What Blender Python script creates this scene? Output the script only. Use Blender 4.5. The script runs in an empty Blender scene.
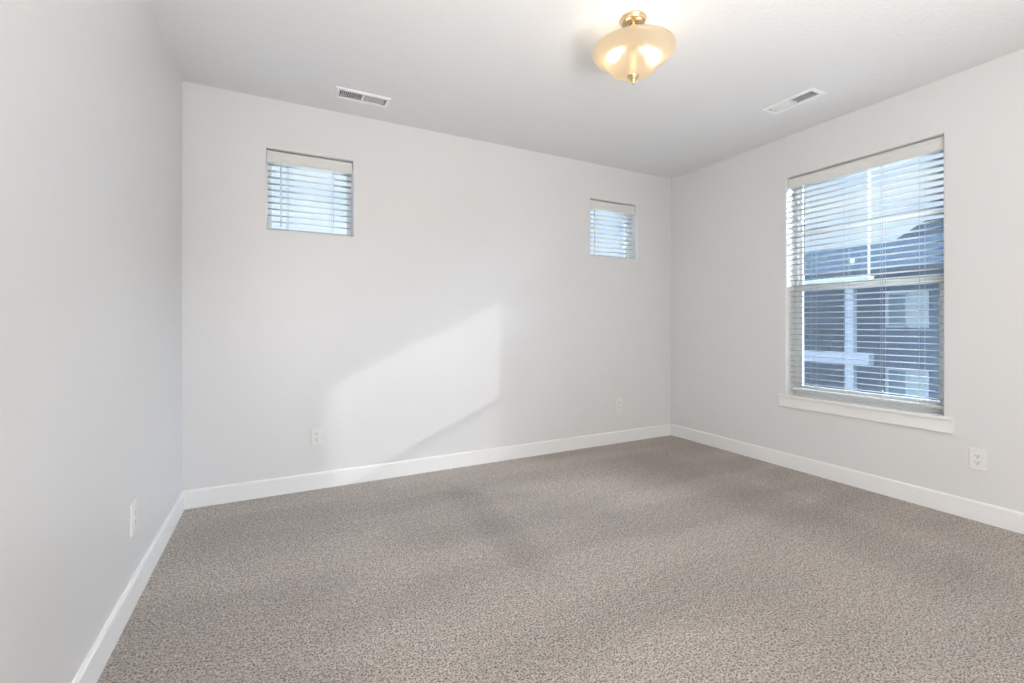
import bpy, bmesh, math
from mathutils import Vector, Matrix
from math import sin, cos, pi, radians

C = bpy.context.scene.collection
S = bpy.context.scene
W, D, H, YR = 4.29, 3.548, 2.74, -3.0          # room: x 0..W, y YR..D, z 0..H
K = 0.446                                       # sun: drop per metre travelled in -x

# ------------------------------------------------------------------ camera
cd = bpy.data.cameras.new('camera')
cam = bpy.data.objects.new('camera', cd); C.objects.link(cam)
cam.location = (0.5458, 0.0, 1.1831)
cam.rotation_euler = (pi/2, 0, -0.475411)
cd.sensor_width = 36; cd.sensor_fit = 'HORIZONTAL'
cd.lens = 454.19/1024*36
cd.shift_y = -(341.5-324.25)/1024
cd.clip_start = 0.02; cd.clip_end = 500
S.camera = cam

# ------------------------------------------------------------------ view
S.view_settings.view_transform = 'Standard'
S.view_settings.look = 'None'
S.view_settings.exposure = 0.47
S.view_settings.gamma = 1.0
S.view_settings.use_curve_mapping = False

# ------------------------------------------------------------------ sky
def build_world():
    w = bpy.data.worlds.new('sky'); S.world = w; w.use_nodes = True
    nt = w.node_tree; N = nt.nodes; L = nt.links; N.clear()
    out = N.new('ShaderNodeOutputWorld'); bg = N.new('ShaderNodeBackground')
    L.new(bg.outputs[0], out.inputs[0])
    tc = N.new('ShaderNodeTexCoord'); sep = N.new('ShaderNodeSeparateXYZ')
    L.new(tc.outputs['Generated'], sep.inputs[0])
    mp = N.new('ShaderNodeMapping'); mp.inputs['Scale'].default_value = (1.0, 1.0, 3.2)
    mp.inputs['Location'].default_value = (0.35, 0.1, 0.2)
    L.new(tc.outputs['Generated'], mp.inputs[0])
    nz = N.new('ShaderNodeTexNoise'); nz.inputs['Scale'].default_value = 2.6
    nz.inputs['Detail'].default_value = 6; nz.inputs['Roughness'].default_value = 0.55
    L.new(mp.outputs[0], nz.inputs['Vector'])
    cr = N.new('ShaderNodeValToRGB')
    cr.color_ramp.elements[0].position = 0.40; cr.color_ramp.elements[0].color = (0, 0, 0, 1)
    cr.color_ramp.elements[1].position = 0.62; cr.color_ramp.elements[1].color = (1, 1, 1, 1)
    L.new(nz.outputs['Fac'], cr.inputs[0])
    mx = N.new('ShaderNodeMix'); mx.data_type = 'RGBA'
    mx.inputs[6].default_value = (0.56, 0.72, 0.97, 1)     # blue sky
    mx.inputs[7].default_value = (0.86, 0.91, 0.97, 1)     # thin cloud
    L.new(cr.outputs[0], mx.inputs[0])
    # brighter overhead cloud layer, the glow round the sun and a bright cloud bank to the north
    el = N.new('ShaderNodeMapRange'); el.inputs['From Min'].default_value = 0.30
    el.inputs['From Max'].default_value = 0.75
    el.inputs['To Min'].default_value = SKY_LOW; el.inputs['To Max'].default_value = SKY_HIGH
    L.new(sep.outputs['Z'], el.inputs['Value'])
    acc = el.outputs[0]
    for d, c0, c1, amt in GLOWS:
        dt = N.new('ShaderNodeVectorMath'); dt.operation = 'DOT_PRODUCT'
        L.new(tc.outputs['Generated'], dt.inputs[0]); dt.inputs[1].default_value = Vector(d).normalized()
        gm = N.new('ShaderNodeMapRange'); gm.interpolation_type = 'SMOOTHSTEP'
        gm.inputs['From Min'].default_value = cos(radians(c0)); gm.inputs['From Max'].default_value = cos(radians(c1))
        gm.inputs['To Min'].default_value = 0; gm.inputs['To Max'].default_value = amt
        L.new(dt.outputs['Value'], gm.inputs['Value'])
        ad = N.new('ShaderNodeMath'); ad.operation = 'ADD'; L.new(acc, ad.inputs[0]); L.new(gm.outputs[0], ad.inputs[1]); acc = ad.outputs[0]
    L.new(mx.outputs[2], bg.inputs['Color']); L.new(acc, bg.inputs['Strength'])
    w.cycles.sampling_method = 'MANUAL'; w.cycles.sample_map_resolution = 512
SKY_LOW, SKY_HIGH = 0.86, 7.5
GLOWS = [((1, -0.609, 0.50), 40, 6, 42.0), ((0.15, 0.80, 0.57), 17.5, 4, 85.0)]
build_world()

# ------------------------------------------------------------------ sun and added fill lights
sl = bpy.data.lights.new('sun', 'SUN'); sl.energy = 2.2; sl.angle = radians(0.6); sl.color = (1.0, 0.97, 0.93)
so = bpy.data.objects.new('sun', sl); C.objects.link(so)
so.rotation_euler = Vector((-1, 0.609, -K)).to_track_quat('-Z', 'Y').to_euler()
so.location = (20, -8, 12)
def fill_point(loc, e, r=0.3, col=(1, 0.97, 0.94)):  # unseen fill light added behind the camera to brighten the room
    l = bpy.data.lights.new('rear_fill_point', 'POINT'); l.energy = e; l.shadow_soft_size = r; l.color = col
    o = bpy.data.objects.new('rear_fill_point', l); C.objects.link(o); o.location = loc
fill_point((0.8, -1.5, 1.4), 62)
def fill_uplight(loc, e):  # unseen upward fill spot, added to brighten ceiling and walls by bounce
    l = bpy.data.lights.new('rear_fill_spot', 'SPOT'); l.energy = e; l.shadow_soft_size = 0.35
    l.spot_size = radians(125); l.spot_blend = 1.0; l.color = (1.0, 0.985, 0.965)
    o = bpy.data.objects.new('rear_fill_spot', l); C.objects.link(o); o.location = loc; o.rotation_euler = Vector((0.0, 0.35, 1)).to_track_quat('-Z', 'Y').to_euler()
fill_uplight((1.1, -0.9, 0.8), 165)
fill_uplight((1.8, -0.9, 0.8), 170)

# ------------------------------------------------------------------ helpers
def tag(o, label=None, cat=None, group=None, kind=None):
    if label: o['label'] = label
    if cat: o['category'] = cat
    if group: o['group'] = group
    if kind: o['kind'] = kind
    return o

def empty(name, loc=(0, 0, 0)):
    o = bpy.data.objects.new(name, None); C.objects.link(o); o.location = loc
    o.empty_display_size = 0.1
    return o

class MB:
    def __init__(s): s.v = []; s.f = []; s.sm = []
    def add(s, vs, fs, smooth=False):
        b = len(s.v); s.v += [tuple(v) for v in vs]
        s.f += [tuple(b+i for i in f) for f in fs]; s.sm += [smooth]*len(fs)
        return s
    def box(s, x0, x1, y0, y1, z0, z1):
        return s.add([(x0,y0,z0),(x1,y0,z0),(x1,y1,z0),(x0,y1,z0),(x0,y0,z1),(x1,y0,z1),(x1,y1,z1),(x0,y1,z1)],
                     [(0,3,2,1),(4,5,6,7),(0,1,5,4),(1,2,6,5),(2,3,7,6),(3,0,4,7)])
    def prism(s, prof, u0, u1, fn, smooth=False):
        """closed profile [(a,b)] swept from u0 to u1; fn(u,a,b)->xyz"""
        n = len(prof)
        vs = [fn(u0, a, b) for a, b in prof] + [fn(u1, a, b) for a, b in prof]
        fs = [(i, (i+1) % n, n+(i+1) % n, n+i) for i in range(n)]
        b = len(s.v); s.v += [tuple(v) for v in vs]
        s.f += [tuple(b+i for i in f) for f in fs]; s.sm += [smooth]*n
        s.f += [tuple(b+i for i in range(n))[::-1], tuple(b+n+i for i in range(n))]; s.sm += [False]*2
        return s
    def lathe(s, prof, c=(0, 0), n=48, close=False):
        vs = []
        for r, z in prof:
            for k in range(n):
                a = 2*pi*k/n; vs.append((c[0]+r*cos(a), c[1]+r*sin(a), z))
        fs = []
        m = len(prof)
        for i in range(m-1 if not close else m):
            j = (i+1) % m
            for k in range(n):
                l = (k+1) % n
                fs.append((i*n+k, i*n+l, j*n+l, j*n+k))
        if not close:
            if prof[0][0] > 1e-6: fs.append(tuple(range(n))[::-1])
            if prof[-1][0] > 1e-6: fs.append(tuple((m-1)*n+k for k in range(n)))
        return s.add(vs, fs, True)
    def tube(s, p0, p1, r, n=10):
        p0, p1 = Vector(p0), Vector(p1); d = (p1-p0).normalized()
        a = d.orthogonal().normalized(); b = d.cross(a)
        vs = [p+r*(a*cos(2*pi*k/n)+b*sin(2*pi*k/n)) for p in (p0, p1) for k in range(n)]
        fs = [(k, (k+1) % n, n+(k+1) % n, n+k) for k in range(n)]
        s.add(vs, fs, True)
        return s.add(vs, [tuple(range(n))[::-1], tuple(range(n, 2*n))])
    def build(s, name, mat, parent=None, bevel=0, seg=2, fn=None, loc=None):
        bm = bmesh.new()
        vs = [bm.verts.new(fn(*v) if fn else v) for v in s.v]
        for f, smo in zip(s.f, s.sm):
            try:
                g = bm.faces.new([vs[i] for i in f]); g.smooth = smo
            except ValueError: pass
        bmesh.ops.remove_doubles(bm, verts=bm.verts, dist=1e-6)
        bmesh.ops.recalc_face_normals(bm, faces=bm.faces)
        if bevel:
            es = [e for e in bm.edges if len(e.link_faces) == 2 and e.calc_face_angle(0) > 0.5]
            bmesh.ops.bevel(bm, geom=es, offset=bevel, segments=seg, profile=0.5, affect='EDGES')
        me = bpy.data.meshes.new(name); 
        if loc:
            for v in bm.verts: v.co -= Vector(loc)
        bm.to_mesh(me); bm.free()
        me.materials.append(mat)
        o = bpy.data.objects.new(name, me); C.objects.link(o)
        if parent:
            o.parent = parent
            o.location = Vector(loc or (0, 0, 0)) - abs_loc(parent)
        elif loc: o.location = loc
        return o

def abs_loc(o):
    v = Vector(o.location)
    while o.parent: o = o.parent; v += Vector(o.location)
    return v

# ------------------------------------------------------------------ materials
def mat(name, color, rough=0.5, spec=0.5, metal=0.0, noise=None, bump=None, coat=0.0):
    """noise=(scale, amount) slight tone variation; bump=(scale, distance, detail)"""
    m = bpy.data.materials.new(name); m.use_nodes = True
    nt = m.node_tree; N = nt.nodes; L = nt.links
    p = N['Principled BSDF']
    p.inputs['Base Color'].default_value = (*color, 1)
    p.inputs['Roughness'].default_value = rough
    p.inputs['Specular IOR Level'].default_value = spec
    p.inputs['Metallic'].default_value = metal
    p.inputs['Coat Weight'].default_value = coat
    tc = N.new('ShaderNodeTexCoord')
    sc, am = noise or (3.0, 0.02)
    n = N.new('ShaderNodeTexNoise'); n.inputs['Scale'].default_value = sc; n.inputs['Detail'].default_value = 3
    L.new(tc.outputs['Object'], n.inputs['Vector'])
    mx = N.new('ShaderNodeMix'); mx.data_type = 'RGBA'
    mx.inputs[6].default_value = (*[c*(1-am) for c in color], 1)
    mx.inputs[7].default_value = (*[min(1, c*(1+am)) for c in color], 1)
    L.new(n.outputs['Fac'], mx.inputs[0]); L.new(mx.outputs[2], p.inputs['Base Color'])
    if bump:
        b = N.new('ShaderNodeTexNoise'); b.inputs['Scale'].default_value = bump[0]
        b.inputs['Detail'].default_value = bump[2] if len(bump) > 2 else 2
        L.new(tc.outputs['Object'], b.inputs['Vector'])
        bp = N.new('ShaderNodeBump'); bp.inputs['Distance'].default_value = bump[1]
        bp.inputs['Strength'].default_value = 1.0
        L.new(b.outputs['Fac'], bp.inputs['Height']); L.new(bp.outputs[0], p.inputs['Normal'])
    return m

M = {}
M['wall'] = mat('wall_paint', (0.80, 0.80, 0.80), 0.37, 0.8, noise=(1.5, 0.008), bump=(160, 0.00025, 2))
M['ceiling'] = mat('ceiling_paint', (0.86, 0.865, 0.87), 0.7, 0.3, noise=(2, 0.01), bump=(55, 0.0022, 3))
M['trim'] = mat('white_trim_paint', (0.91, 0.91, 0.905), 0.5, 0.4)
M['vinyl'] = mat('white_window_vinyl', (0.86, 0.87, 0.87), 0.35, 0.5)
M['slat'] = mat('white_blind_slat', (0.66, 0.68, 0.66), 0.5, 0.3)
M['valance'] = mat('white_blind_valance', (0.80, 0.80, 0.77), 0.5, 0.4)
M['cord'] = mat('blind_cord', (0.42, 0.46, 0.50), 0.8, 0.2)
M['wand'] = mat('grey_wand_plastic', (0.42, 0.44, 0.45), 0.3, 0.5)
M['wandwhite'] = mat('white_wand_plastic', (0.75, 0.76, 0.77), 0.3, 0.5)
M['plastic'] = mat('white_outlet_plastic', (0.86, 0.86, 0.84), 0.3, 0.5)
M['slot'] = mat('dark_slot', (0.10, 0.10, 0.10), 0.6, 0.2)
M['vent'] = mat('white_vent_enamel', (0.93, 0.94, 0.95), 0.35, 0.5)
M['duct'] = mat('dark_duct', (0.36, 0.36, 0.37), 0.6, 0.2)
M['brass'] = mat('brushed_nickel_brass', (0.80, 0.63, 0.40), 0.27, 0.5, metal=1.0, noise=(60, 0.08))
M['siding'] = None
def glass():
    m = bpy.data.materials.new('window_glass'); m.use_nodes = True
    nt = m.node_tree; N = nt.nodes; L = nt.links; N.clear()
    o = N.new('ShaderNodeOutputMaterial'); t = N.new('ShaderNodeBsdfTransparent'); g = N.new('ShaderNodeBsdfGlossy')
    t.inputs[0].default_value = (0.93, 0.96, 0.97, 1); g.inputs['Roughness'].default_value = 0.0
    f = N.new('ShaderNodeFresnel'); f.inputs[0].default_value = 1.45
    mx = N.new('ShaderNodeMixShader'); L.new(f.outputs[0], mx.inputs[0]); L.new(t.outputs[0], mx.inputs[1]); L.new(g.outputs[0], mx.inputs[2])
    L.new(mx.outputs[0], o.inputs[0]); return m
M['glass'] = glass()
def screen():
    m = bpy.data.materials.new('insect_screen_mesh'); m.use_nodes = True
    nt = m.node_tree; N = nt.nodes; L = nt.links; N.clear()
    o = N.new('ShaderNodeOutputMaterial'); t = N.new('ShaderNodeBsdfTransparent'); d = N.new('ShaderNodeBsdfDiffuse')
    d.inputs[0].default_value = (0.06, 0.07, 0.08, 1)
    mx = N.new('ShaderNodeMixShader'); mx.inputs[0].default_value = 0.2
    L.new(t.outputs[0], mx.inputs[1]); L.new(d.outputs[0], mx.inputs[2]); L.new(mx.outputs[0], o.inputs[0]); return m
M['screen'] = screen()
def frosted():
    m = bpy.data.materials.new('frosted_lamp_glass'); m.use_nodes = True
    nt = m.node_tree; N = nt.nodes; L = nt.links; N.clear()
    o = N.new('ShaderNodeOutputMaterial'); t = N.new('ShaderNodeBsdfTranslucent'); d = N.new('ShaderNodeBsdfDiffuse')
    g = N.new('ShaderNodeBsdfGlossy'); g.inputs['Roughness'].default_value = 0.25
    t.inputs[0].default_value = (0.68, 0.57, 0.42, 1); d.inputs[0].default_value = (0.25, 0.22, 0.18, 1)
    a = N.new('ShaderNodeMixShader'); a.inputs[0].default_value = 0.45
    L.new(t.outputs[0], a.inputs[1]); L.new(d.outputs[0], a.inputs[2])
    rf_ = N.new('ShaderNodeBsdfRefraction'); rf_.inputs['IOR'].default_value = 1.22; rf_.inputs['Roughness'].default_value = 0.65
    rf_.inputs['Color'].default_value = (1.0, 0.93, 0.80, 1)
    a2 = N.new('ShaderNodeMixShader'); a2.inputs[0].default_value = 0.35
    L.new(a.outputs[0], a2.inputs[1]); L.new(rf_.outputs[0], a2.inputs[2])
    b = N.new('ShaderNodeMixShader'); b.inputs[0].default_value = 0.04
    L.new(a2.outputs[0], b.inputs[1]); L.new(g.outputs[0], b.inputs[2]); L.new(b.outputs[0], o.inputs[0]); return m
M['frosted'] = frosted()
BULB = 15.0
def bulbm():
    m = bpy.data.materials.new('lit_bulb'); m.use_nodes = True
    nt = m.node_tree; N = nt.nodes; L = nt.links; N.clear()
    o = N.new('ShaderNodeOutputMaterial'); e = N.new('ShaderNodeEmission')
    e.inputs[0].default_value = (1.0, 0.82, 0.58, 1); e.inputs[1].default_value = BULB
    L.new(e.outputs[0], o.inputs[0]); return m
M['bulb'] = bulbm()

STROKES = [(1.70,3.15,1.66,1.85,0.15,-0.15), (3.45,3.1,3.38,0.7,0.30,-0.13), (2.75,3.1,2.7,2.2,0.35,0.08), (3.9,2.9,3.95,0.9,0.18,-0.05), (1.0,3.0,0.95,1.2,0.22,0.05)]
DENTS = [(1.62,1.947),(2.358,2.078),(1.826,2.46),(1.86,1.793),(2.483,2.461),(1.55,3.05)]
def carpet():
    m = bpy.data.materials.new('beige_cut_pile_carpet'); m.use_nodes = True
    nt = m.node_tree; N = nt.nodes; L = nt.links
    p = N['Principled BSDF']; p.inputs['Roughness'].default_value = 0.95
    p.inputs['Specular IOR Level'].default_value = 0.1
    p.inputs['Sheen Weight'].default_value = 0.15
    tc = N.new('ShaderNodeTexCoord')
    def math_(op, a, b=None, c=None, clamp=False):
        n = N.new('ShaderNodeMath'); n.operation = op; n.use_clamp = clamp
        for i, v in enumerate((a, b, c)):
            if v is None: continue
            if isinstance(v, (int, float)): n.inputs[i].default_value = v
            else: L.new(v, n.inputs[i])
        return n.outputs[0]
    def noise(sc, det=2, rough=0.5, dist=0, vec=None):
        n = N.new('ShaderNodeTexNoise'); n.inputs['Scale'].default_value = sc; n.inputs['Detail'].default_value = det
        n.inputs['Roughness'].default_value = rough; n.inputs['Distortion'].default_value = dist
        L.new(vec or tc.outputs['Object'], n.inputs['Vector']); return n.outputs['Fac']
    tuft = noise(120, 4, 0.78, 0.0)
    fine = noise(420, 2, 0.6)
    # tuft colour: mostly beige grey, dark brown gaps between tufts
    cr = N.new('ShaderNodeValToRGB'); e = cr.color_ramp.elements
    e[0].position = 0.38; e[0].color = (0.10, 0.078, 0.064, 1)
    e[1].position = 0.58; e[1].color = (0.80, 0.72, 0.65, 1)
    x = cr.color_ramp.elements.new(0.45); x.color = (0.54, 0.478, 0.43, 1)
    L.new(tuft, cr.inputs[0])
    fl = math_('MULTIPLY_ADD', fine, 0.8, 0.6)
    clump = noise(38, 3, 0.7)
    fl = math_('MULTIPLY', fl, math_('MULTIPLY_ADD', clump, 0.9, 0.55))
    sp_ = N.new('ShaderNodeMapRange'); sp_.inputs['From Min'].default_value = 0.36; sp_.inputs['From Max'].default_value = 0.43
    sp_.inputs['To Min'].default_value = 0.22; sp_.inputs['To Max'].default_value = 1.0
    L.new(noise(165, 1, 0.5, 0.0), sp_.inputs['Value'])          # dark flecks between the tufts
    fl = math_('MULTIPLY', fl, sp_.outputs[0])
    # pile lay: broad brushed streaks
    mp = N.new('ShaderNodeMapping'); mp.inputs['Rotation'].default_value = (0, 0, radians(-38))
    mp.inputs['Scale'].default_value = (0.55, 1.9, 1)
    L.new(tc.outputs['Object'], mp.inputs[0])
    lay = noise(1.15, 3, 0.45, 0.4, mp.outputs[0])
    layc = N.new('ShaderNodeMapRange'); layc.interpolation_type = 'SMOOTHSTEP'
    layc.inputs['From Min'].default_value = 0.36; layc.inputs['From Max'].default_value = 0.62
    layc.inputs['To Min'].default_value = 0.90; layc.inputs['To Max'].default_value = 1.06
    L.new(lay, layc.inputs['Value'])
    f = math_('MULTIPLY', fl, layc.outputs[0])
    for (ax_, ay, bx_, by_, wd, am) in STROKES:      # brushed pile tracks, plus light and shade of the sun patch edge as colour
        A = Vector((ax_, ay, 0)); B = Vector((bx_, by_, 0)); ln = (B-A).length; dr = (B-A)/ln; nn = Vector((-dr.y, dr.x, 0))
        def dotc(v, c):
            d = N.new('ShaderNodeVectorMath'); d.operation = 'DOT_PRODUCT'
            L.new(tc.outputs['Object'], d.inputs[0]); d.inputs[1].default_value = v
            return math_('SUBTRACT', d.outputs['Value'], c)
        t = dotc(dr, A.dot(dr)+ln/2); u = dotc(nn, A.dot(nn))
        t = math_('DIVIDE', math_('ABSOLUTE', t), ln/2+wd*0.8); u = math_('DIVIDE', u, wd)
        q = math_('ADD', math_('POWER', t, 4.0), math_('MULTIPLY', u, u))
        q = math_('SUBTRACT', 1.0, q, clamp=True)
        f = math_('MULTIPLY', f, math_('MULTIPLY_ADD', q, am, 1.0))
    vm = N.new('ShaderNodeVectorMath'); vm.operation = 'SCALE'
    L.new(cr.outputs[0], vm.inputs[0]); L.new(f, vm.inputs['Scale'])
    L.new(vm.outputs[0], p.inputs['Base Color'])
    h = math_('MULTIPLY_ADD', fine, 0.3, tuft)
    for dx, dy in DENTS:      # small ring dents left by furniture feet
        vd = N.new('ShaderNodeVectorMath'); vd.operation = 'DISTANCE'
        L.new(tc.outputs['Object'], vd.inputs[0]); vd.inputs[1].default_value = (dx, dy, 0)
        a = math_('SUBTRACT', vd.outputs['Value'], 0.016)
        a = math_('ABSOLUTE', a)
        a = math_('SUBTRACT', 1.0, math_('MULTIPLY', a, 130.0), clamp=True)
        h = math_('SUBTRACT', h, math_('MULTIPLY', a, 0.5))
    bp = N.new('ShaderNodeBump'); bp.inputs['Distance'].default_value = 0.011; bp.inputs['Strength'].default_value = 1
    L.new(h, bp.inputs['Height']); L.new(bp.outputs[0], p.inputs['Normal'])
    return m
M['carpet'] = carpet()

# ------------------------------------------------------------------ frames of reference for walls: (u along wall, d outwards, z)
def fb(u, d, z): return (u, D+d, z)          # back wall
def fr(u, d, z): return (W+d, u, z)          # right wall
def fl_(u, d, z): return (-d, u, z)          # left wall
def fc(u, v, d): return (u, v, H+d)          # ceiling: d upwards

TH = 0.17
BN = 0.010                                       # rounded drywall corner of the window openings
def opening_reveal(b, h, depth, fn, bottom=True):
    """rounded corner then straight reveal; h is the outline on the wall face"""
    a0, a1, c0, c1 = h
    steps = [(BN*(1-cos(t)), BN*(1-sin(t))) for t in [pi/2*k/4 for k in range(5)]]   # (d, outward shrink)
    rings = []
    for k in range(5):
        t = pi/2*k/4; d = BN*(1-cos(t)); sh = BN*sin(t); sb = sh if bottom else 0
        rings.append([fn(a0+sh, d, c0+sb), fn(a1-sh, d, c0+sb), fn(a1-sh, d, c1-sh), fn(a0+sh, d, c1-sh)])
    sb = BN if bottom else 0
    rings.append([fn(a0+BN, depth, c0+sb), fn(a1-BN, depth, c0+sb), fn(a1-BN, depth, c1-BN), fn(a0+BN, depth, c1-BN)])
    vs = [p for r_ in rings for p in r_]; fs = []
    for k in range(len(rings)-1):
        for i in range(4): fs.append((4*k+i, 4*k+(i+1) % 4, 4*k+4+(i+1) % 4, 4*k+4+i))
    b.add(vs, fs)
def wall_sheet(name, u0, u1, v0, v1, holes, depth, fn, m, kind='structure', rounded=False):
    """slab with rectangular holes and their reveals. fn(u, d, v)"""
    us = sorted({u0, u1, *[h[0] for h in holes], *[h[1] for h in holes]})
    vs = sorted({v0, v1, *[h[2] for h in holes], *[h[3] for h in holes]})
    b = MB()
    inh = lambda u, v: any(h[0] < u < h[1] and h[2] < v < h[3] for h in holes)
    for i in range(len(us)-1):
        for j in range(len(vs)-1):
            if inh((us[i]+us[i+1])/2, (vs[j]+vs[j+1])/2): continue
            for d in (0, depth):
                b.add([fn(us[i], d, vs[j]), fn(us[i+1], d, vs[j]), fn(us[i+1], d, vs[j+1]), fn(us[i], d, vs[j+1])], [(0, 1, 2, 3)])
    if rounded:
        for h in holes: opening_reveal(b, h, depth, fn, bottom=h[2] > 1)
    for a0, a1, c0, c1 in ([] if rounded else list(holes))+[(u0, u1, v0, v1)]:
        for (p, q) in (((a0, c0), (a1, c0)), ((a1, c0), (a1, c1)), ((a1, c1), (a0, c1)), ((a0, c1), (a0, c0))):
            b.add([fn(p[0], 0, p[1]), fn(q[0], 0, q[1]), fn(q[0], depth, q[1]), fn(p[0], depth, p[1])], [(0, 1, 2, 3)])
    o = b.build(name, m); o['kind'] = kind
    return o

W1 = (0.464, 1.052, 1.829, 2.409)
W2 = (3.217, 3.818, 1.839, 2.411)
W3 = (1.298, 2.316, 0.600, 2.403)
wall_sheet('wall_back', -0.2, W+0.2, 0, H+0.2, [W1, W2], TH, fb, M['wall'], rounded=True)
wall_sheet('wall_right', YR, D, 0, H+0.2, [W3], TH, fr, M['wall'], rounded=True)
wall_sheet('wall_left', YR, D, 0, H+0.2, [], TH, fl_, M['wall'])
wall_sheet('wall_rear', -0.2, W+0.2, 0, H+0.2, [], TH, lambda u, d, z: (u, YR-d, z), M['wall'])
V1 = (1.063, 3.240); V2 = (3.743, 1.925)
hx, hy = 0.150, 0.048
wall_sheet('ceiling', 0, W, YR, D, [(V1[0]-hx, V1[0]+hx, V1[1]-hy, V1[1]+hy), (V2[0]-hy, V2[0]+hy, V2[1]-hx, V2[1]+hx)],
           0.12, lambda u, d, v: (u, v, H+d), M['ceiling'])
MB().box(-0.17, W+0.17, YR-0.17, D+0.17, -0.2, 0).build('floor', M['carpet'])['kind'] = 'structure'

# baseboards: profile (thickness off the wall, z)
BB = [(0, 0), (0.0135, 0), (0.0135, 0.107), (0.0122, 0.1115), (0.0100, 0.1135), (0.0090, 0.117), (0.0078, 0.118), (0, 0.118)]
MB().prism(BB, 0, W, lambda u, a, b: (u, D-a, b)).build('baseboard_back', M['trim'])['kind'] = 'structure'
MB().prism(BB, YR, D, lambda u, a, b: (W-a, u, b)).build('baseboard_right', M['trim'])['kind'] = 'structure'
MB().prism(BB, YR, D, lambda u, a, b: (a, u, b)).build('baseboard_left', M['trim'])['kind'] = 'structure'
MB().prism(BB, 0, W, lambda u, a, b: (u, YR+a, b)).build('baseboard_rear', M['trim'])['kind'] = 'structure'

# ------------------------------------------------------------------ windows
FD = 0.115
def ring(b, u0, u1, z0, z1, w, d0, d1, wb=None, wt=None):
    wb = w if wb is None else wb; wt = w if wt is None else wt
    b.box(u0, u0+w, d0, d1, z0, z1); b.box(u1-w, u1, d0, d1, z0, z1)
    b.box(u0+w, u1-w, d0, d1, z0, z0+wb); b.box(u0+w, u1-w, d0, d1, z1-wt, z1)
    return b

def small_window(name, h, fn):
    u0, u1, z0, z1 = h
    r = empty(name, fn((u0+u1)/2, FD, z0)); r['kind'] = 'structure'
    ring(MB(), u0, u1, z0, z1, 0.022, FD, FD+0.055).build('window_frame', M['vinyl'], r, bevel=0.002, fn=fn)
    ring(MB(), u0+0.0215, u1-0.0215, z0+0.0215, z1-0.0215, 0.011, FD+0.012, FD+0.04).build('glazing_bead', M['vinyl'], r, bevel=0.002, fn=fn)
    MB().box(u0+0.03, u1-0.03, FD+0.023, FD+0.027, z0+0.03, z1-0.03).build('pane', M['glass'], r, fn=fn)
    return r
def inner(h): return (h[0]+BN-0.001, h[1]-BN+0.001, h[2]+(BN-0.001 if h[2] > 1 else 0), h[3]-BN+0.001)
small_window('window_1', inner(W1), fb)
small_window('window_2', inner(W2), fb)

def hung_window(h, fn):
    u0, u1, z0, z1 = h
    r = empty('window_3', fn((u0+u1)/2, FD, z0)); r['kind'] = 'structure'
    b = ring(MB(), u0, u1, z0, z1, 0.026, FD, FD+0.055)
    b.build('window_frame', M['vinyl'], r, bevel=0.0025, fn=fn)
    zm = 1.462
    # upper (outer) sash
    us = ring(MB(), u0+0.024, u1-0.024, zm+0.01, z1-0.024, 0.024, FD+0.030, FD+0.050, wb=0.045).build('upper_sash', M['vinyl'], r, bevel=0.0025, fn=fn)
    MB().box(u0+0.045, u1-0.045, FD+0.039, FD+0.042, zm+0.05, z1-0.045).build('pane', M['glass'], us, fn=fn)
    um = 1.784; zmm = (zm+0.055+z1-0.048)/2
    g = MB().box(um-0.007, um+0.007, FD+0.033, FD+0.0385, zm+0.05, z1-0.045)
    g.box(u0+0.045, u1-0.045, FD+0.0335, FD+0.038, zmm-0.013, zmm+0.013)
    g.build('grille_bar', M['vinyl'], us, fn=fn)
    # lower (inner) sash
    ls = ring(MB(), u0+0.024, u1-0.024, z0+0.024, zm+0.042, 0.036, FD+0.004, FD+0.028, wb=0.052, wt=0.044).build('lower_sash', M['vinyl'], r, bevel=0.0025, fn=fn)
    MB().box(u0+0.055, u1-0.055, FD+0.014, FD+0.017, z0+0.07, zm+0.003).build('pane', M['glass'], ls, fn=fn)
    # meeting rail pull lip and tilt latches
    MB().prism([(FD-0.014, zm+0.012), (FD+0.006, zm+0.004), (FD+0.006, zm+0.036), (FD-0.008, zm+0.030)], u0+0.03, u1-0.03,
               lambda u, a, b: fn(u, a, b)).build('meeting_rail_lip', M['vinyl'], ls)
    for uu in (u0+0.16, u1-0.16):
        MB().box(uu-0.025, uu+0.025, FD-0.004, FD+0.014, zm+0.040, zm+0.047).build('tilt_latch', M['vinyl'], ls, bevel=0.0015, fn=fn)
    MB().box(u0+0.03, u1-0.03, FD+0.052, FD+0.0525, z0+0.03, zm+0.01).build('insect_screen', M['screen'], r, fn=fn)
    return r
hung_window(inner(W3), fr)

# stool and apron below the large window
t = MB(); a, b_, o_ = W3[0]+BN+0.0005, W3[1]-BN-0.0005, 0.055
ol = [(a-o_, -0.026), (b_+o_, -0.026), (b_+o_, -0.0005), (b_, -0.0005), (b_, FD+0.001), (a, FD+0.001), (a, -0.0005), (a-o_, -0.0005)]
t.prism(ol, 0.579, 0.6015, lambda u, p, q: (p, q, u))
s = t.build('trim_1', M['trim'], bevel=0.003, fn=fr); s['kind'] = 'structure'
MB().prism([(-0.0145, 0.504), (-0.013, 0.5), (-0.0003, 0.5), (-0.0003, 0.5795), (-0.0145, 0.5795)], W3[0]-0.040, W3[1]+0.040, lambda u, a, b: fr(u, a, b)).build('apron', M['trim'], s)

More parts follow.
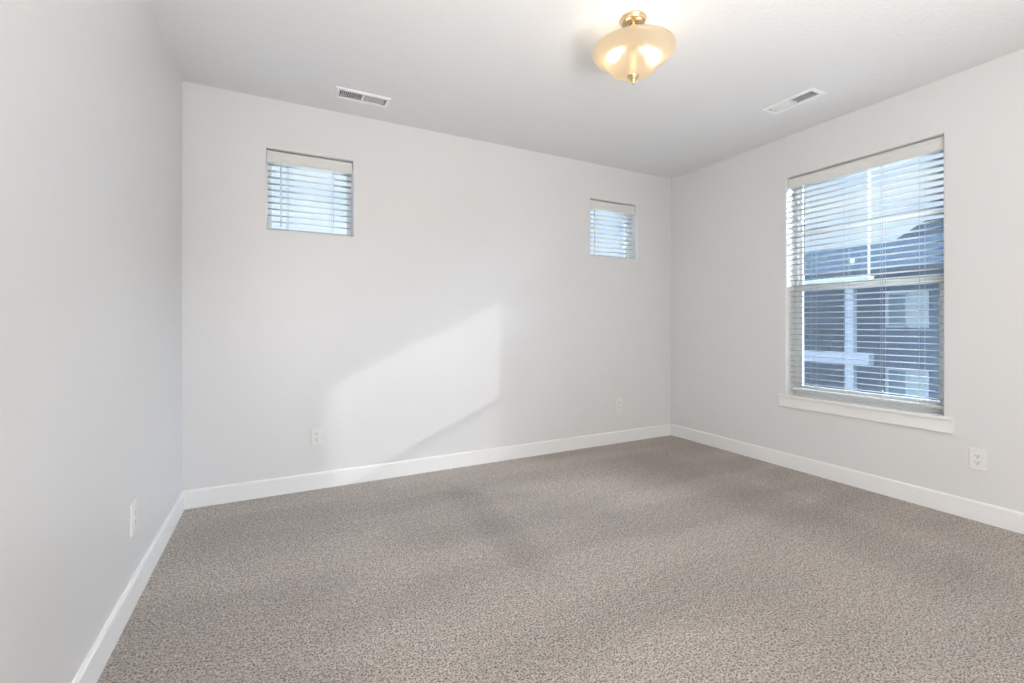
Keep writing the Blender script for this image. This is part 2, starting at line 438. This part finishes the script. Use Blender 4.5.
# ------------------------------------------------------------------ blinds
def slat_mb(u0, u1, dc, z, tilt, wid=0.050, th=0.0028, camber=0.003):
    n = 6; pr = []
    for s_ in (1, -1):
        rng = range(n+1) if s_ == 1 else range(n, -1, -1)
        for i in rng:
            x = -wid/2 + wid*i/n
            y = camber*(1-(2*x/wid)**2) + s_*th/2
            pr.append((dc + x*cos(tilt) + y*sin(tilt), z - x*sin(tilt) + y*cos(tilt)))
    return MB().prism(pr, u0, u1, lambda u, a, b: (u, a, b), smooth=True)

def blind(h, fn, label, ladders, wand_u, wand_z, wandm, tilt, tassels):
    u0, u1, z0, z1 = h; g = 0.004
    r = empty('window_blind', fn((u0+u1)/2, 0.07, z1)); tag(r, label, 'window blind', 'white slatted blinds in the windows')
    ua, ub = u0+g, u1-g
    v = MB().prism([(0.030, z1-0.086), (0.034, z1-0.090), (0.040, z1-0.090), (0.042, z1-0.086), (0.042, z1-0.007), (0.036, z1-0.006), (0.030, z1-0.012),
                    (0.0315, z1-0.03), (0.030, z1-0.046), (0.0315, z1-0.064)][::-1], ua, ub, lambda u, a, b: (u, a, b))
    v.build('valance', M['valance'], r, fn=fn)
    MB().box(ua+0.004, ub-0.004, 0.046, 0.092, z1-0.050, z1-0.003).build('headrail', M['slat'], r, bevel=0.002, fn=fn)
    dc = 0.0695; pitch = 0.0445
    zb = z0+0.012 if z0 > 1 else z0+0.050
    zt = z1-0.094
    n = int(round((zt-(zb+0.02))/pitch)); 
    for i in range(n+1):
        z = zt - i*pitch
        if z < zb+0.012: break
        slat_mb(ua+0.003, ub-0.003, dc, z, tilt).build('slat', M['slat'], r, fn=fn)
    zlast = zb
    MB().prism([(dc-0.025, zb-0.008), (dc+0.025, zb-0.008), (dc+0.025, zb+0.006), (dc, zb+0.009), (dc-0.025, zb+0.006)], ua+0.003, ub-0.003, lambda u, a, b: (u, a, b)).build('bottom_rail', M['slat'], r, fn=fn)
    for lu in ladders:
        for k, (dd, du) in enumerate(((dc-0.0275, 0.004), (dc+0.0275, -0.004))):
            MB().tube((lu+du, dd, z1-0.05), (lu+du, dd, zb-0.004), 0.0009 if z0 < 1 else 0.0014, 6).build('ladder_cord', M['cord'], r, fn=fn)
    w = MB(); w.tube((wand_u, 0.0385-0.0, z1-0.094), (wand_u, 0.036, wand_z), 0.0042, 8)
    w.build('tilt_wand', wandm, r, fn=fn)
    for (tu, tz) in tassels:
        c = MB().tube((tu, 0.037, z1-0.094), (tu, 0.037, tz+0.02), 0.0011, 6).build('lift_cord', M['cord'], r, fn=fn)
        MB().lathe([(0.0012, tz+0.024), (0.004, tz+0.018), (0.0065, tz+0.004), (0.0065, tz), (0.0, tz-0.001)], (0, 0), 12)\
            .build('tassel', M['wandwhite'], c, fn=lambda x, y, z, tu=tu: fn(tu+x, 0.037+y, z))
    return r
blind(inner(W1), fb, 'white slatted blind in the small high window at the left end of the back wall', (0.605, 0.906), 0.563, 1.865, M['wandwhite'], radians(-1), [])
blind(inner(W2), fb, 'white slatted blind in the small high window near the far right corner', (3.345, 3.675), 3.300, 1.875, M['wandwhite'], radians(-1), [])
blind(inner(W3), fr, 'tall white slatted blind in the large window with the sill, cords and grey wand', (2.128, 1.893, 1.660, 1.439), 2.182, 1.575, M['wand'], radians(4), [(1.648, 0.70)])

# ------------------------------------------------------------------ outlets
def outlet(u, z, fn, label):
    r = empty('wall_outlet', fn(u, 0, z)); tag(r, label, 'outlet', 'white wall outlets')
    w, h = 0.0395, 0.065
    b = MB(); n = 0.006
    prof = [(w, h, 0), (w, h, -0.0030), (w-0.0035, h-0.0035, -0.0062)]
    vs = []
    for (a, c, d) in prof: vs += [(u-a, d, z-c), (u+a, d, z-c), (u+a, d, z+c), (u-a, d, z+c)]
    fs = [(0, 1, 2, 3), (8, 9, 10, 11)]
    for k in (0, 4):
        for i in range(4): fs.append((k+i, k+(i+1) % 4, k+4+(i+1) % 4, k+4+i))
    b.add(vs, fs).build('cover_plate', M['plastic'], r, fn=fn)
    for s_ in (1, -1):
        zc = z+s_*0.0195
        rc = MB()
        n = 28; pts = []
        for k in range(n):
            a = 2*pi*k/n; x = 0.0172*cos(a); y = 0.0172*sin(a); y = max(-0.0142, min(0.0142, y)); pts.append((x, y))
        rc.add([(u+x, -0.0058, zc+y) for x, y in pts]+[(u+x*0.97, -0.0082, zc+y*0.97) for x, y in pts],
               [tuple(range(n)), tuple(range(n, 2*n))]+[(k, (k+1) % n, n+(k+1) % n, n+k) for k in range(n)])
        ro = rc.build('receptacle', M['plastic'], r, fn=fn)
        sb = MB().box(u-0.0078, u-0.0052, -0.0086, -0.008, zc-0.001, zc+0.0085)
        sb.box(u+0.0052, u+0.0078, -0.0086, -0.008, zc+0.0, zc+0.0075)
        sb.tube((u, -0.0086, zc-0.0075), (u, -0.008, zc-0.0075), 0.0032, 12)
        sb.build('plug_slots', M['slot'], ro, fn=fn)
    MB().tube((u, -0.0060, z), (u, -0.0072, z), 0.0035, 12).build('screw', M['plastic'], r, fn=fn)
    return r
outlet(0.7925, 0.377, fb, 'white outlet on the back wall under the sunlit streak, near the left end')
outlet(3.573, 0.377, fb, 'white outlet on the back wall near the far right corner')
outlet(1.147, 0.370, fr, 'white outlet on the right wall, beyond the end of the window sill')
outlet(2.440, 0.367, fl_, 'white outlet seen edge-on on the left wall above the baseboard')

# ------------------------------------------------------------------ ceiling vents
def vent(c, along, label):
    fn = (lambda u, v, z: (c[0]+u, c[1]+v, z)) if along == 'x' else (lambda u, v, z: (c[0]+v, c[1]-u, z))
    r = empty('ceiling_vent', (c[0], c[1], H)); tag(r, label, 'air vent', 'white ceiling vents')
    ox, oy, ix, iy = 0.178, 0.076, 0.150, 0.048
    z0, z1 = H, H-0.008
    vs = []
    for (a, b, z) in ((ox, oy, z0), (ox-0.002, oy-0.002, z1+0.002), (ox-0.010, oy-0.010, z1-0.002), (ix+0.003, iy+0.003, z1), (ix, iy, z1+0.003), (ix, iy, z0+0.010)):
        vs += [(-a, -b, z), (a, -b, z), (a, b, z), (-a, b, z)]
    fs = []
    for k in range(0, 20, 4):
        for i in range(4): fs.append((k+i, k+(i+1) % 4, k+4+(i+1) % 4, k+4+i))
    f = MB().add(vs, fs)
    f.build('frame', M['vent'], r, fn=fn)
    MB().box(-0.007, 0.007, -iy, iy, H-0.005, H+0.004).build('centre_bar', M['vent'], r, bevel=0.001, fn=fn)
    d = MB(); e = 0.0015
    d.add([(-ix+e, -iy+e, H+0.012), (ix-e, -iy+e, H+0.012), (ix-e, iy-e, H+0.012), (-ix+e, iy-e, H+0.012),
           (-ix+e, -iy+e, H+0.10), (ix-e, -iy+e, H+0.10), (ix-e, iy-e, H+0.10), (-ix+e, iy-e, H+0.10)],
          [(4, 5, 6, 7), (0, 1, 5, 4), (1, 2, 6, 5), (2, 3, 7, 6), (3, 0, 4, 7)])
    d.build('duct', M['duct'], r, fn=fn)
    n = 11
    for sgn, a0, a1 in ((-1, -ix+0.006, -0.010), (1, 0.010, ix-0.006)):
        for i in range(n):
            x = a0+(a1-a0)*(i+0.5)/n; t = -sgn*radians(36); hw = 0.0062; th = 0.0009
            dx, dz = hw*sin(t), hw*cos(t); nx, nz = th*cos(t), -th*sin(t)
            zc = H+0.002
            vv = [(x-dx-nx, zc-dz-nz), (x+dx-nx, zc+dz-nz), (x+dx+nx, zc+dz+nz), (x-dx+nx, zc-dz+nz)]
            MB().prism(vv, -iy+0.0005, iy-0.0005, lambda u, a, b: (a, u, b)).build('louver', M['vent'], r, fn=fn)
    for sx in (-1, 1):
        MB().lathe([(0.0, H-0.0096), (0.003, H-0.0092), (0.0038, H-0.0075), (0.0038, H-0.005)], (0, 0), 12).build('screw', M['vent'], r,
            fn=lambda x, y, z, sx=sx: fn(sx*0.164+x, y, z))
    return r
vent(V1, 'x', 'white louvered vent in the ceiling close to the back wall, on the left')
vent(V2, 'y', 'white louvered vent in the ceiling near the large window')

# ------------------------------------------------------------------ ceiling light
LX, LY = 2.155, 1.776
lamp = empty('ceiling_light', (LX, LY, H)); tag(lamp, 'lit frosted bell shaped glass ceiling light with a brushed brass canopy and finial', 'ceiling light')
c = (LX, LY)
MB().lathe([(0.064, H), (0.0665, H-0.004), (0.066, H-0.008), (0.061, H-0.011), (0.060, H-0.014), (0.062, H-0.018), (0.059, H-0.023), (0.046, H-0.028),
            (0.022, H-0.031), (0.012, H-0.033), (0.0, H-0.0335)], c, 56).build('canopy', M['brass'], lamp)
MB().lathe([(0.020, H-0.030), (0.0145, H-0.040), (0.0105, H-0.055), (0.0085, H-0.075), (0.0085, H-0.27), (0.006, H-0.29)], c, 24).build('stem', M['brass'], lamp)
zr = 2.572
out = [(0.2045, zr+0.006), (0.205, zr), (0.200, zr-0.008), (0.189, zr-0.020), (0.174, zr-0.030), (0.157, zr-0.038), (0.144, zr-0.046), (0.135, zr-0.056),
       (0.128, zr-0.067), (0.119, zr-0.080), (0.107, zr-0.094), (0.089, zr-0.106), (0.067, zr-0.115), (0.043, zr-0.120), (0.020, zr-0.1225), (0.010, zr-0.123)]
MB().lathe(out, c, 72).build('lamp_shade', M['frosted'], lamp)
sh = bpy.data.objects['lamp_shade']
# open the rim and finial hole: remove the two flat end caps, then give the glass thickness
bm = bmesh.new(); bm.from_mesh(sh.data)
bmesh.ops.delete(bm, geom=[f for f in bm.faces if len(f.verts) > 8], context='FACES')
bm.to_mesh(sh.data); bm.free()
zf = zr-0.123
MB().lathe([(0.0, zf+0.004), (0.024, zf+0.004), (0.031, zf+0.001), (0.031, zf-0.003), (0.026, zf-0.009), (0.014, zf-0.024), (0.008, zf-0.032), (0.0072, zf-0.035),
            (0.0085, zf-0.038), (0.006, zf-0.043), (0.0, zf-0.045)], c, 36).build('finial', M['brass'], lamp)
# two sockets with bulbs, spread sideways as seen from the door
ax = Vector((cos(0.475), -sin(0.475), 0))
MB().lathe([(0.0, H-0.118), (0.028, H-0.118), (0.030, H-0.123), (0.030, H-0.133), (0.0, H-0.135)], c, 30).build('socket_hub', M['brass'], lamp)
for s_ in (-1, 1):
    p0 = Vector((LX, LY, H-0.126)) + s_*ax*0.025; p1 = Vector((LX, LY, H-0.148)) + s_*ax*0.052
    MB().tube(p0, p1, 0.014, 20).build('socket', M['plastic'], lamp)
    d = (p1-p0).normalized(); q = d.to_track_quat('Z', 'Y').to_matrix()
    pr = [(0.012, 0.0), (0.013, 0.012), (0.022, 0.030), (0.0275, 0.048), (0.0265, 0.062), (0.018, 0.076), (0.0, 0.082)]
    MB().lathe(pr, (0, 0), 24).build('bulb', M['bulb'], lamp, fn=lambda x, y, z, q=q, p1=p1: tuple(q @ Vector((x, y, z)) + p1))

# ------------------------------------------------------------------ outside: the building across and the ground
def siding(name, col, step=0.18, axis='Z'):
    m = bpy.data.materials.new(name); m.use_nodes = True
    nt = m.node_tree; N = nt.nodes; L = nt.links; p = N['Principled BSDF']; p.inputs['Roughness'].default_value = 0.9; p.inputs['Specular IOR Level'].default_value = 0.0
    tc = N.new('ShaderNodeTexCoord'); sp = N.new('ShaderNodeSeparateXYZ'); L.new(tc.outputs['Object'], sp.inputs[0])
    a = N.new('ShaderNodeMath'); a.operation = 'DIVIDE'; L.new(sp.outputs[axis], a.inputs[0]); a.inputs[1].default_value = step
    fr_ = N.new('ShaderNodeMath'); fr_.operation = 'FRACT'; L.new(a.outputs[0], fr_.inputs[0])
    cr = N.new('ShaderNodeValToRGB'); e = cr.color_ramp.elements
    e[0].position = 0.0; e[0].color = (*[c*0.6 for c in col], 1); e[1].position = 0.2; e[1].color = (*col, 1)
    L.new(fr_.outputs[0], cr.inputs[0])
    nz = N.new('ShaderNodeTexNoise'); nz.inputs['Scale'].default_value = 6; L.new(tc.outputs['Object'], nz.inputs[0])
    mr = N.new('ShaderNodeMapRange'); mr.inputs['To Min'].default_value = 0.85; mr.inputs['To Max'].default_value = 1.15
    L.new(nz.outputs[0], mr.inputs[0])
    vm = N.new('ShaderNodeVectorMath'); vm.operation = 'SCALE'; L.new(cr.outputs[0], vm.inputs[0]); L.new(mr.outputs[0], vm.inputs['Scale'])
    L.new(vm.outputs[0], p.inputs['Base Color'])
    b = N.new('ShaderNodeBump'); b.inputs['Distance'].default_value = 0.02; L.new(fr_.outputs[0], b.inputs['Height']); L.new(b.outputs[0], p.inputs['Normal'])
    return m
M['siding'] = siding('blue_grey_lap_siding', (0.115, 0.145, 0.19))
M['shingle'] = siding('dark_roof_shingle', (0.035, 0.048, 0.066), 0.14)
M['ext_trim'] = mat('pale_exterior_trim', (0.32, 0.37, 0.44), 0.6)
M['ext_glass'] = mat('exterior_window_glass', (0.12, 0.17, 0.21), 0.15, 0.6)
M['ext_curtain'] = mat('pale_window_covering', (0.27, 0.33, 0.35), 0.6)
M['rail'] = mat('dark_balcony_rail', (0.04, 0.052, 0.068), 0.6)
M['ground'] = mat('gravel_and_grass_ground', (0.30, 0.30, 0.29), 0.9, 0.0, noise=(1.2, 0.2))
G = -6.2; BX = 21.29
bld = empty('apartment_building', (BX, 8, G)); tag(bld, 'blue grey apartment building with a shingled roof seen through the large window', 'building')
MB().box(BX, BX+11, -16, 34, G, 3.3).build('wall', M['siding'], bld)
ZE = 3.28
# main roof: eave at BX-0.45, ridge at BX+3+...
rf = MB()
rf.prism([(BX-0.45, ZE-0.16), (BX-0.45, ZE), (BX+5.5, ZE+2.98), (BX+11.5, ZE), (BX+11.5, ZE-0.16)], -16.4, 34.4, lambda u, a, b: (a, u, b))
# cut ridge low on the left as in the view: lower roof plane is capped flat
rf.v = [(x, y, min(z, 4.78)) for x, y, z in rf.v]
rf2 = MB().prism([(BX-0.45, ZE-0.16), (BX-0.45, ZE), (BX+2.55, 4.78), (BX+8.5, 4.78), (BX+11.5, ZE), (BX+11.5, ZE-0.16)], -16.4, 34.4, lambda u, a, b: (a, u, b))
rf2.build('roof', M['shingle'], bld)
# higher hipped roof block
x0 = BX+2.6
MB().add([(x0-0.3, -6, 4.5), (x0-0.3, 9.97, 4.5), (x0+7, 9.97, 4.5), (x0+7, -6, 4.5), (x0+0.6, -5, 5.50), (x0+0.6, 8.95, 5.50), (x0+5, 8.95, 5.50), (x0+5, -5, 5.50)],
         [(0, 1, 2, 3), (4, 5, 6, 7), (0, 1, 5, 4), (1, 2, 6, 5), (2, 3, 7, 6), (3, 0, 4, 7)]).build('raised_roof', M['shingle'], bld)
MB().box(BX-0.53, BX-0.45, -16.4, 34.4, ZE-0.20, ZE+0.01).build('gutter', M['rail'], bld, bevel=0.01)
MB().tube((BX+0.35, 10.25, ZE+0.1), (BX+0.35, 10.25, ZE+0.62), 0.06, 14).build('vent_pipe', M['ext_trim'], bld)
def ext_window(y0, y1, z0, z1, light_right=True):
    f = ring(MB(), y0, y1, z0, z1, 0.07, -0.05, 0.02)
    ym = (y0+y1)/2
    f.box(ym-0.035, ym+0.035, -0.05, 0.02, z0, z1)
    o = f.build('facade_window', M['ext_trim'], bld, fn=lambda u, d, z: (BX+d, u, z))
    MB().box(ym, y1-0.05, -0.012, 0.01, z0+0.05, z1-0.05).build('dark_pane', M['ext_glass'], o, fn=lambda u, d, z: (BX+d, u, z))
    MB().box(y0+0.05, ym, -0.012, 0.01, z0+0.05, z1-0.05).build('covered_pane', M['ext_curtain'], o, fn=lambda u, d, z: (BX+d, u, z))
for zt in (2.38, -0.49, -3.36):
    for y in (7.63, 3.2, -1.2, -6.0, 18.5, 23.0):
        ext_window(y, y+1.28, zt-1.32, zt)
# balcony tower in front of the facade
bx = 20.0; q = (bx-0.5458)/(BX-0.5458)
for k, (yy) in enumerate((10.05*q, 14.9*q, 19.5*q)):
    MB().box(bx, bx+0.28, yy, yy+0.29, G, 2.75).build('balcony_post', M['ext_trim'], bld, bevel=0.015)
for zt in (0.10, -2.85, 2.98):
    MB().box(bx-0.02, bx+0.35, 9.49*q, 19.8*q, zt-0.44, zt).build('balcony_beam', M['ext_trim'], bld, bevel=0.01)
for zt in (0.10, -2.85):
    rr = MB().box(bx+0.04, bx+0.09, 10.3*q, 19.4*q, zt+0.92, zt+0.99)
    n = 70
    for i in range(n):
        y = 10.35*q+(19.35-10.35)*q*i/(n-1); rr.box(bx+0.05, bx+0.075, y-0.012, y+0.012, zt, zt+0.93)
    rr.build('railing', M['rail'], bld)
MB().box(4.9, 130, -110, 130, G-0.3, G).build('ground', M['ground'])['kind'] = 'structure'
